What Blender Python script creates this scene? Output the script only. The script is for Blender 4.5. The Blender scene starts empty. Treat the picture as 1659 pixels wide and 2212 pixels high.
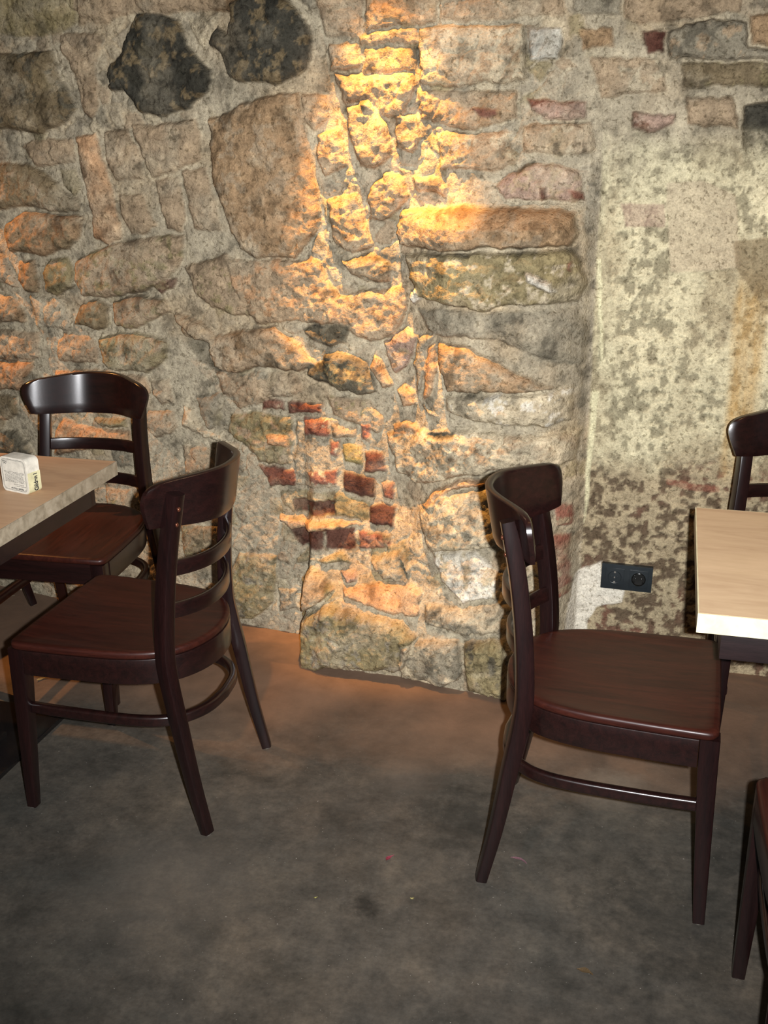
import bpy, bmesh, math
import numpy as np
from mathutils import Vector, Matrix

sc = bpy.context.scene
COL = sc.collection
PI = math.pi

# ------------------------------------------------------------------ camera
FPX, PITCH, YAW, ROLL, CH = 2288.0, 0.3460662, 0.2660004, -0.013, 1.573
_F = np.array([-math.sin(YAW)*math.cos(PITCH), math.cos(YAW)*math.cos(PITCH), -math.sin(PITCH)])
_R = np.array([math.cos(YAW), math.sin(YAW), 0.0]); _U = np.cross(_R, _F)
_R, _U = math.cos(ROLL)*_R+math.sin(ROLL)*_U, math.cos(ROLL)*_U-math.sin(ROLL)*_R
CAM = np.array([0.0, 0.0, CH])
cam = bpy.data.cameras.new('camera'); cam.sensor_fit = 'VERTICAL'; cam.sensor_height = 24
cam.lens = 24*FPX/2212; cam.clip_start = 0.05
camo = bpy.data.objects.new('camera', cam); COL.objects.link(camo); sc.camera = camo
m = Matrix.Identity(4)
for i in range(3):
    m[i][0], m[i][1], m[i][2], m[i][3] = _R[i], _U[i], -_F[i], CAM[i]
camo.matrix_world = m

# ------------------------------------------------------------------ light and exposure
sc.view_settings.view_transform = 'Standard'; sc.view_settings.look = 'None'
sc.view_settings.gamma = 1; sc.view_settings.exposure = 0.0
sc.cycles.max_bounces = 6
w = bpy.data.worlds.new('world'); sc.world = w; w.use_nodes = True
bg = w.node_tree.nodes['Background']; bg.inputs[0].default_value = (1.0, 0.80, 0.6, 1); bg.inputs[1].default_value = 0.06

def light(name, typ, loc, target, energy, color, **kw):
    l = bpy.data.lights.new(name, typ); l.energy = energy; l.color = color
    for k, v in kw.items(): setattr(l, k, v)
    o = bpy.data.objects.new(name, l); COL.objects.link(o); o.location = loc
    o.rotation_euler = (Vector(target)-Vector(loc)).to_track_quat('-Z', 'Y').to_euler()
    return o
_fl = CAM+_R*0.062+_U*0.01
light('camera_flash', 'SPOT', _fl, _fl+_F*2+_U*0.14, 590, (0.98, 0.98, 1.0), spot_size=math.radians(90), spot_blend=1.0, shadow_soft_size=0.012)
light('ceiling_spot_centre', 'SPOT', (-0.79, 2.66, 2.50), (-0.79, 2.93, 1.35), 480, (1.0, 0.46, 0.10), spot_size=math.radians(30), spot_blend=0.75, shadow_soft_size=0.02)
light('ceiling_spot_wide', 'SPOT', (-0.74, 2.70, 2.50), (-0.62, 2.90, 1.0), 30, (1.0, 0.45, 0.13), spot_size=math.radians(62), spot_blend=1.0, shadow_soft_size=0.02)
light('ceiling_spot_left', 'SPOT', (-2.95, 2.80, 2.1), (-2.25, 3.02, 0.8), 175, (1.0, 0.42, 0.12), spot_size=math.radians(60), spot_blend=0.8, shadow_soft_size=0.02)
light('ceiling_spot_right', 'SPOT', (0.75, 2.3, 2.4), (0.4, 2.75, 0.0), 22, (1.0, 0.52, 0.2), spot_size=math.radians(80), spot_blend=0.8, shadow_soft_size=0.03)
light('ceiling_spot_floor', 'SPOT', (-0.75, 2.35, 2.5), (-0.6, 2.45, 0.0), 9, (1.0, 0.60, 0.35), spot_size=math.radians(60), spot_blend=1.0, shadow_soft_size=0.04)

# ------------------------------------------------------------------ tagging
def tag(o, label=None, cat=None, group=None, kind=None):
    if label: o['label'] = label
    if cat: o['category'] = cat
    if group: o['group'] = group
    if kind: o['kind'] = kind
    return o
def empty(name, loc=(0, 0, 0), rz=0.0):
    o = bpy.data.objects.new(name, None); COL.objects.link(o)
    o.location = loc; o.rotation_euler = (0, 0, rz); o.empty_display_size = 0.05
    return o
def children(o): return [c for c in bpy.data.objects if c.parent == o]
def copy_tree(o, parent=None):
    kids = children(o); c = o.copy(); COL.objects.link(c)
    if parent is not None: c.parent = parent
    for k in kids: copy_tree(k, c)
    return c

# ------------------------------------------------------------------ materials
def srgb(c):
    return tuple(((v/255)/12.92 if v/255 <= 0.04045 else ((v/255+0.055)/1.055)**2.4) for v in c)+(1,)
def mat(name):
    mt = bpy.data.materials.new(name); mt.use_nodes = True; nt = mt.node_tree
    return mt, nt, nt.nodes['Principled BSDF']
def nd(nt, t, **kw):
    n = nt.nodes.new(t)
    for k, v in kw.items():
        if k in n.inputs: n.inputs[k].default_value = v
        else: setattr(n, k, v)
    return n
def ramp(nt, fac, stops):
    r = nt.nodes.new('ShaderNodeValToRGB'); e = r.color_ramp.elements
    while len(e) < len(stops): e.new(0.5)
    for i, (p, c) in enumerate(stops): e[i].position = p; e[i].color = c
    nt.links.new(fac, r.inputs[0]); return r.outputs[0]
def mix(nt, a, b, fac, typ='MIX'):
    n = nt.nodes.new('ShaderNodeMix'); n.data_type = 'RGBA'; n.blend_type = typ
    for s, v in ((n.inputs[0], fac), (n.inputs[6], a), (n.inputs[7], b)):
        if hasattr(v, 'is_output') or hasattr(v, 'links'): nt.links.new(v, s)
        else: s.default_value = v
    return n.outputs[2]
def coords(nt, scale=(1, 1, 1), rot=(0, 0, 0), kind='Object'):
    tc = nt.nodes.new('ShaderNodeTexCoord'); mp = nt.nodes.new('ShaderNodeMapping')
    mp.inputs['Scale'].default_value = scale; mp.inputs['Rotation'].default_value = rot
    nt.links.new(tc.outputs[kind], mp.inputs[0]); return mp.outputs[0]
def noise(nt, vec, scale, detail=5, rough=0.6, dist=0.0):
    n = nd(nt, 'ShaderNodeTexNoise', Scale=scale, Detail=detail, Roughness=rough, Distortion=dist)
    nt.links.new(vec, n.inputs['Vector']); return n.outputs[0]
def bump(nt, bsdf, h, strength, dist):
    b = nd(nt, 'ShaderNodeBump', Strength=strength, Distance=dist)
    nt.links.new(h, b.inputs['Height']); nt.links.new(b.outputs[0], bsdf.inputs['Normal']); return b

def wood_material(name, a, b, axis='y', rough=0.33, coat=0.35, spec=0.4):
    mt, nt, p = mat(name)
    s = {'x': (1.2, 14, 14), 'y': (14, 1.2, 14), 'z': (14, 14, 1.2)}[axis]
    v = coords(nt, s); n1 = noise(nt, v, 4.0, 6, 0.65, 0.6); n2 = noise(nt, v, 28.0, 4, 0.7)
    c = ramp(nt, n1, [(0.32, srgb(a)), (0.68, srgb(b))])
    c2 = mix(nt, c, srgb((20, 8, 6)), 0.0)
    f = ramp(nt, n2, [(0.45, (1, 1, 1, 1)), (0.75, (0.62, 0.6, 0.58, 1))])
    c3 = mix(nt, c2, f, 1.0, 'MULTIPLY')
    nt.links.new(c3, p.inputs['Base Color'])
    p.inputs['Roughness'].default_value = rough
    p.inputs['Coat Weight'].default_value = coat; p.inputs['Coat Roughness'].default_value = 0.22
    p.inputs['Specular IOR Level'].default_value = spec
    bump(nt, p, n2, 0.12, 0.0006)
    return mt
M_SEAT = wood_material('stained_seat_wood', (36, 14, 10), (58, 25, 17), 'y', 0.42, 0.10, 0.22)
M_FRAME = wood_material('stained_frame_wood', (17, 8, 8), (30, 13, 12), 'z', 0.30, 0.35)
M_RAIL = wood_material('stained_rail_wood', (19, 9, 8), (33, 15, 13), 'x', 0.30, 0.40)

def plain(name, c, rough=0.5, metal=0.0, spec=0.5):
    mt, nt, p = mat(name)
    v = coords(nt); n = noise(nt, v, 60, 4, 0.6)
    d = tuple(x*0.85 for x in c)
    col = ramp(nt, n, [(0.3, srgb(d)), (0.7, srgb(c))])
    nt.links.new(col, p.inputs['Base Color'])
    p.inputs['Roughness'].default_value = rough; p.inputs['Metallic'].default_value = metal
    p.inputs['Specular IOR Level'].default_value = spec
    return mt
M_STEEL = plain('pale_steel', (170, 165, 155), 0.35, 0.8)
M_BOLT = plain('bronze_bolt', (120, 70, 50), 0.3, 0.7)
M_BLACKMETAL = plain('black_metal', (24, 22, 22), 0.18, 0.0, 0.7)
M_DARKAPRON = wood_material('black_stained_apron', (20, 12, 12), (32, 20, 20), 'x', 0.45, 0.1)
M_SOCKET = plain('black_socket_plastic', (34, 40, 43), 0.28)
M_SOCKETWELL = plain('black_socket_gloss', (22, 23, 22), 0.12)
M_CARD = plain('white_card', (222, 216, 200), 0.7)
M_SLEEVE = plain('cream_card', (214, 208, 165), 0.6)
M_INK = plain('dark_ink', (40, 38, 42), 0.7)

def tabletop_material(name, base, dark, warm):
    mt, nt, p = mat(name)
    v = coords(nt, (1.5, 7, 7)); n1 = noise(nt, v, 2.2, 5, 0.55, 0.8); n2 = noise(nt, v, 14, 4, 0.6)
    c = ramp(nt, n1, [(0.25, srgb(dark)), (0.5, srgb(base)), (0.8, srgb(warm))])
    f = ramp(nt, n2, [(0.3, (0.93, 0.92, 0.90, 1)), (0.6, (1, 1, 1, 1))])
    nt.links.new(mix(nt, c, f, 1.0, 'MULTIPLY'), p.inputs['Base Color'])
    p.inputs['Roughness'].default_value = 0.5; p.inputs['Specular IOR Level'].default_value = 0.25
    return mt
M_TOP = tabletop_material('pale_wood_tabletop', (192, 156, 122), (170, 136, 106), (202, 166, 130))
M_TOP2 = tabletop_material('pale_beech_tabletop', (186, 160, 128), (168, 140, 110), (196, 170, 136))
def edge_material(name, a, b, c_):
    mt, nt, p = mat(name)
    v = coords(nt); n = noise(nt, v, 38, 5, 0.65, 0.5); n2 = noise(nt, v, 12, 3, 0.6)
    c = ramp(nt, n, [(0.3, srgb(a)), (0.55, srgb(b)), (0.8, srgb(c_))])
    nt.links.new(mix(nt, c, ramp(nt, n2, [(0.35, (0.8, 0.8, 0.78, 1)), (0.6, (1, 1, 1, 1))]), 1.0, 'MULTIPLY'), p.inputs['Base Color'])
    p.inputs['Roughness'].default_value = 0.55
    return mt
M_EDGE = edge_material('mottled_edge_band', (124, 112, 92), (160, 148, 126), (180, 168, 148))
M_EDGE2 = edge_material('cream_edge_band', (196, 186, 148), (206, 196, 160), (212, 204, 170))

def floor_material():
    mt, nt, p = mat('worn_concrete')
    v = coords(nt); n1 = noise(nt, v, 1.6, 6, 0.62, 0.3); n2 = noise(nt, v, 7, 6, 0.65, 0.2); n3 = noise(nt, v, 90, 3, 0.7)
    n4 = noise(nt, v, 26, 4, 0.7)
    c = ramp(nt, n1, [(0.32, srgb((54, 55, 52))), (0.5, srgb((70, 66, 60))), (0.68, srgb((84, 76, 66)))])
    c = mix(nt, c, ramp(nt, n2, [(0.3, (0.5, 0.52, 0.52, 1)), (0.5, (1, 1, 1, 1)), (0.70, (1.4, 1.36, 1.3, 1))]), 0.85, 'MULTIPLY')
    c = mix(nt, c, ramp(nt, n4, [(0.3, (0.66, 0.67, 0.66, 1)), (0.7, (1.3, 1.28, 1.24, 1))]), 0.8, 'MULTIPLY')
    c = mix(nt, c, ramp(nt, n3, [(0.25, (0.7, 0.7, 0.7, 1)), (0.6, (1.1, 1.1, 1.1, 1))]), 0.7, 'MULTIPLY')
    # pale specks and thin scratches
    sp = noise(nt, v, 150, 2, 0.5)
    c = mix(nt, c, srgb((150, 145, 135)), ramp(nt, sp, [(0.72, (0, 0, 0, 1)), (0.78, (0.8, 0.8, 0.8, 1))]))
    # warm lamplight near the wall, painted into the floor as a brown tint
    sx = nt.nodes.new('ShaderNodeSeparateXYZ'); nt.links.new(v, sx.inputs[0])
    ma = nt.nodes.new('ShaderNodeMath'); ma.operation = 'MULTIPLY_ADD'; ma.inputs[1].default_value = 0.9; 
    nt.links.new(n1, ma.inputs[0]); nt.links.new(sx.outputs[1], ma.inputs[2])
    br = nt.nodes.new('ShaderNodeMapRange'); br.inputs[1].default_value = 2.74; br.inputs[2].default_value = 3.08
    nt.links.new(ma.outputs[0], br.inputs[0])
    bc = mix(nt, srgb((108, 88, 72)), ramp(nt, n2, [(0.3, (0.75, 0.75, 0.75, 1)), (0.7, (1.15, 1.12, 1.1, 1))]), 1.0, 'MULTIPLY')
    c = mix(nt, c, bc, br.outputs[0])
    # individual stains and scuffs with their own places
    for (sx_, sy_, sr, el, cc, st) in ((-0.543, 1.783, 0.045, 1.0, (22, 22, 20), 0.75), (-0.56, 2.28, 0.10, 1.0, (110, 100, 90), 0.22), (-0.93, 2.62, 0.13, 1.0, (130, 110, 94), 0.25), (-0.40, 2.14, 0.14, 1.0, (26, 28, 26), 0.45), (-0.05, 2.35, 0.10, 1.0, (135, 125, 110), 0.45), (-1.0, 1.75, 0.22, 1.0, (92, 86, 78), 0.35), (0.1, 1.9, 0.2, 1.0, (30, 31, 29), 0.4)):
        sb = nt.nodes.new('ShaderNodeVectorMath'); sb.operation = 'DISTANCE'; sb.inputs[1].default_value = (sx_, sy_, 0.0)
        nt.links.new(v, sb.inputs[0])
        m1 = nt.nodes.new('ShaderNodeMath'); m1.operation = 'MULTIPLY_ADD'; m1.inputs[1].default_value = sr*1.6
        nt.links.new(n4, m1.inputs[0]); nt.links.new(sb.outputs['Value'], m1.inputs[2])
        mr = nt.nodes.new('ShaderNodeMapRange'); mr.inputs[1].default_value = sr*1.9; mr.inputs[2].default_value = sr*1.0; mr.inputs[3].default_value = 0; mr.inputs[4].default_value = st
        nt.links.new(m1.outputs[0], mr.inputs[0]); c = mix(nt, c, srgb(cc), mr.outputs[0])
    nt.links.new(c, p.inputs['Base Color'])
    p.inputs['Roughness'].default_value = 0.62; p.inputs['Specular IOR Level'].default_value = 0.3
    bump(nt, p, n4, 0.25, 0.004)
    return mt
M_FLOOR = floor_material()

def wall_material():
    mt, nt, p = mat('rubble_masonry')
    at = nt.nodes.new('ShaderNodeVertexColor'); at.layer_name = 'Col'
    v = coords(nt); n1 = noise(nt, v, 130, 4, 0.7); n2 = noise(nt, v, 34, 5, 0.65, 0.3)
    c = mix(nt, at.outputs[0], ramp(nt, n1, [(0.28, (0.62, 0.61, 0.58, 1)), (0.5, (1, 1, 1, 1)), (0.75, (1.25, 1.24, 1.22, 1))]), 0.75, 'MULTIPLY')
    c = mix(nt, c, ramp(nt, n2, [(0.3, (0.72, 0.70, 0.68, 1)), (0.5, (1, 1, 1, 1)), (0.72, (1.22, 1.22, 1.2, 1))]), 0.7, 'MULTIPLY')
    n3 = noise(nt, v, 75, 3, 0.6, 0.4); n4 = noise(nt, v, 230, 2, 0.6)
    pit = ramp(nt, n3, [(0.34, (0.42, 0.40, 0.36, 1)), (0.43, (1, 1, 1, 1))])
    c = mix(nt, c, pit, 0.75, 'MULTIPLY')
    c = mix(nt, c, ramp(nt, n4, [(0.3, (0.7, 0.69, 0.67, 1)), (0.6, (1.12, 1.12, 1.12, 1))]), 0.6, 'MULTIPLY')
    nt.links.new(c, p.inputs['Base Color'])
    p.inputs['Roughness'].default_value = 0.9; p.inputs['Specular IOR Level'].default_value = 0.15
    h = nt.nodes.new('ShaderNodeMath'); h.operation = 'MULTIPLY_ADD'; h.inputs[1].default_value = 0.35
    nt.links.new(n1, h.inputs[0]); nt.links.new(n2, h.inputs[2])
    h2 = nt.nodes.new('ShaderNodeMath'); h2.operation = 'MULTIPLY_ADD'; h2.inputs[1].default_value = 0.6
    nt.links.new(n3, h2.inputs[0]); nt.links.new(h.outputs[0], h2.inputs[2])
    bump(nt, p, h2.outputs[0], 0.8, 0.008)
    return mt
M_WALL = wall_material()

# ------------------------------------------------------------------ mesh helpers
def link_mesh(name, me, m_, parent=None, smooth=True, ang=38):
    me.materials.append(m_)
    if smooth:
        me.polygons.foreach_set('use_smooth', [True]*len(me.polygons)); me.set_sharp_from_angle(angle=math.radians(ang))
    o = bpy.data.objects.new(name, me); COL.objects.link(o)
    if parent is not None: o.parent = parent
    return o
def from_bm(name, bm, m_, parent=None, smooth=True, ang=38):
    bmesh.ops.recalc_face_normals(bm, faces=bm.faces[:])
    me = bpy.data.meshes.new(name); bm.to_mesh(me); bm.free()
    return link_mesh(name, me, m_, parent, smooth, ang)
def rrect(wd, hd, r, n=3):
    pts = []
    for cx, cy, a0 in ((wd/2-r, hd/2-r, 0), (-wd/2+r, hd/2-r, 90), (-wd/2+r, -hd/2+r, 180), (wd/2-r, -hd/2+r, 270)):
        for i in range(n+1):
            a = math.radians(a0+90*i/n); pts.append((cx+r*math.cos(a), cy+r*math.sin(a)))
    return pts
def catmull(P, n=6):
    P = [np.array(p, float) for p in P]; Q = [2*P[0]-P[1]]+P+[2*P[-1]-P[-2]]; out = []
    for i in range(1, len(Q)-2):
        for k in range(n):
            t = k/n; a, b, c, d = Q[i-1:i+3]
            out.append(0.5*((2*b)+(-a+c)*t+(2*a-5*b+4*c-d)*t*t+(-a+3*b-3*c+d)*t**3))
    out.append(P[-1]); return out
def sweep(bm, path, sect, side=None):
    """path: points; sect(i) -> list of (a,b); a along the side vector, b along normal x tangent."""
    rings = []; n = len(path)
    for i, p in enumerate(path):
        p = Vector(p); a = Vector(path[max(i-1, 0)]); b = Vector(path[min(i+1, n-1)]); t = (b-a).normalized()
        s = Vector(side) if side is not None else Vector((1, 0, 0))
        s = (s-t*s.dot(t)).normalized(); q = t.cross(s).normalized()
        rings.append([bm.verts.new(p+s*u+q*v) for u, v in sect(i)])
    k = len(rings[0])
    for i in range(n-1):
        for j in range(k):
            bm.faces.new((rings[i][j], rings[i][(j+1) % k], rings[i+1][(j+1) % k], rings[i+1][j]))
    bm.faces.new(rings[0]); bm.faces.new(rings[-1][::-1])
def box(bm, x0, x1, y0, y1, z0, z1, bev=0.0):
    r = bmesh.ops.create_cube(bm, size=1)
    for v in r['verts']:
        v.co = Vector(((x0+x1)/2+v.co.x*(x1-x0), (y0+y1)/2+v.co.y*(y1-y0), (z0+z1)/2+v.co.z*(z1-z0)))
    if bev:
        es = list({e for v in r['verts'] for e in v.link_edges})
        bmesh.ops.bevel(bm, geom=es, offset=bev, segments=2, profile=0.7, affect='EDGES')
def cyl(bm, c, r, h, axis='z', n=16, r2=None):
    res = bmesh.ops.create_cone(bm, cap_ends=True, segments=n, radius1=r, radius2=r if r2 is None else r2, depth=h)
    R = {'z': Matrix.Identity(3), 'y': Matrix.Rotation(PI/2, 3, 'X'), 'x': Matrix.Rotation(PI/2, 3, 'Y')}[axis]
    for v in res['verts']: v.co = R @ v.co + Vector(c)

# ------------------------------------------------------------------ numpy noise
def vnoise(X, Z, cell, seed):
    rng = np.random.RandomState(seed); G = rng.rand(256, 256)
    u = X/cell+1000.3; v = Z/cell+1000.7; i = np.floor(u).astype(int); j = np.floor(v).astype(int)
    fu = u-i; fv = v-j; fu = fu*fu*fu*(fu*(fu*6-15)+10); fv = fv*fv*fv*(fv*(fv*6-15)+10)
    g = lambda a, b: G[a % 256, b % 256]
    return (g(i, j)*(1-fu)+g(i+1, j)*fu)*(1-fv)+(g(i, j+1)*(1-fu)+g(i+1, j+1)*fu)*fv
def fbm(X, Z, cell, seed, oct_=4, g=0.5):
    s = 0; a = 1; t = 0
    for k in range(oct_):
        s = s+a*vnoise(X, Z, cell/2**k, seed+k*7); t += a; a *= g
    return s/t*2-1
def sst(a, b, x):
    t = np.clip((x-a)/(b-a), 0, 1); return t*t*(3-2*t)

# ------------------------------------------------------------------ the wall
def base_y(x, z):
    yw = np.interp(x, [-4, -2.6, -2.33, -2.08, -1.35, -1.12, -0.6, -0.24, -0.20, 3], [3.2, 3.14, 3.11, 3.065, 3.02, 2.99, 3.0, 3.03, 3.05, 3.05])
    a = np.interp(x, [-1.065, -1.03, -0.95, -0.72, -0.51, -0.38, -0.31, -0.25, -0.215], [0, 0.17, 0.20, 0.21, 0.26, 0.29, 0.24, 0.10, 0.0])
    gl = np.interp(z, [0, 0.2, 0.3, 0.5, 0.8, 1.2], [1, 1, 0.6, 0.25, 0.05, 0])
    gr = np.interp(z, [0, 0.15, 0.3, 0.6, 1.25, 1.32, 1.38, 1.6], [1, 1, 0.75, 0.45, 0.38, 0.36, 0.12, 0])
    k = sst(-0.78, -0.58, x)
    return yw-a*(gl*(1-k)+gr*k)
def to_wall(px, py):
    d = _F+_R*(px-829.5)/FPX-_U*(py-1106)/FPX; y = 2.95
    for _ in range(25):
        P = CAM+d*(y/d[1]); y = 0.5*y+0.5*float(base_y(P[0], max(P[2], 0.0)))
    P = CAM+d*(y/d[1]); return P[0], P[2]

#STONES#
# colours as seen under white light
PAL = dict(M=(158, 148, 126), T=(150, 130, 104), B=(144, 117, 86), P=(178, 165, 138), K=(40, 40, 35), R=(102, 58, 46), r=(78, 44, 35),
           Q=(72, 36, 28), O=(128, 116, 82), G=(126, 119, 102), W=(206, 200, 184), D=(100, 86, 62), H=(66, 62, 50), C=(204, 198, 162),
           S=(112, 96, 70), Y=(140, 125, 74), L=(176, 173, 160), F=(150, 125, 110), A=(172, 134, 98), J=(140, 132, 114), N=(128, 74, 60))
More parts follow.
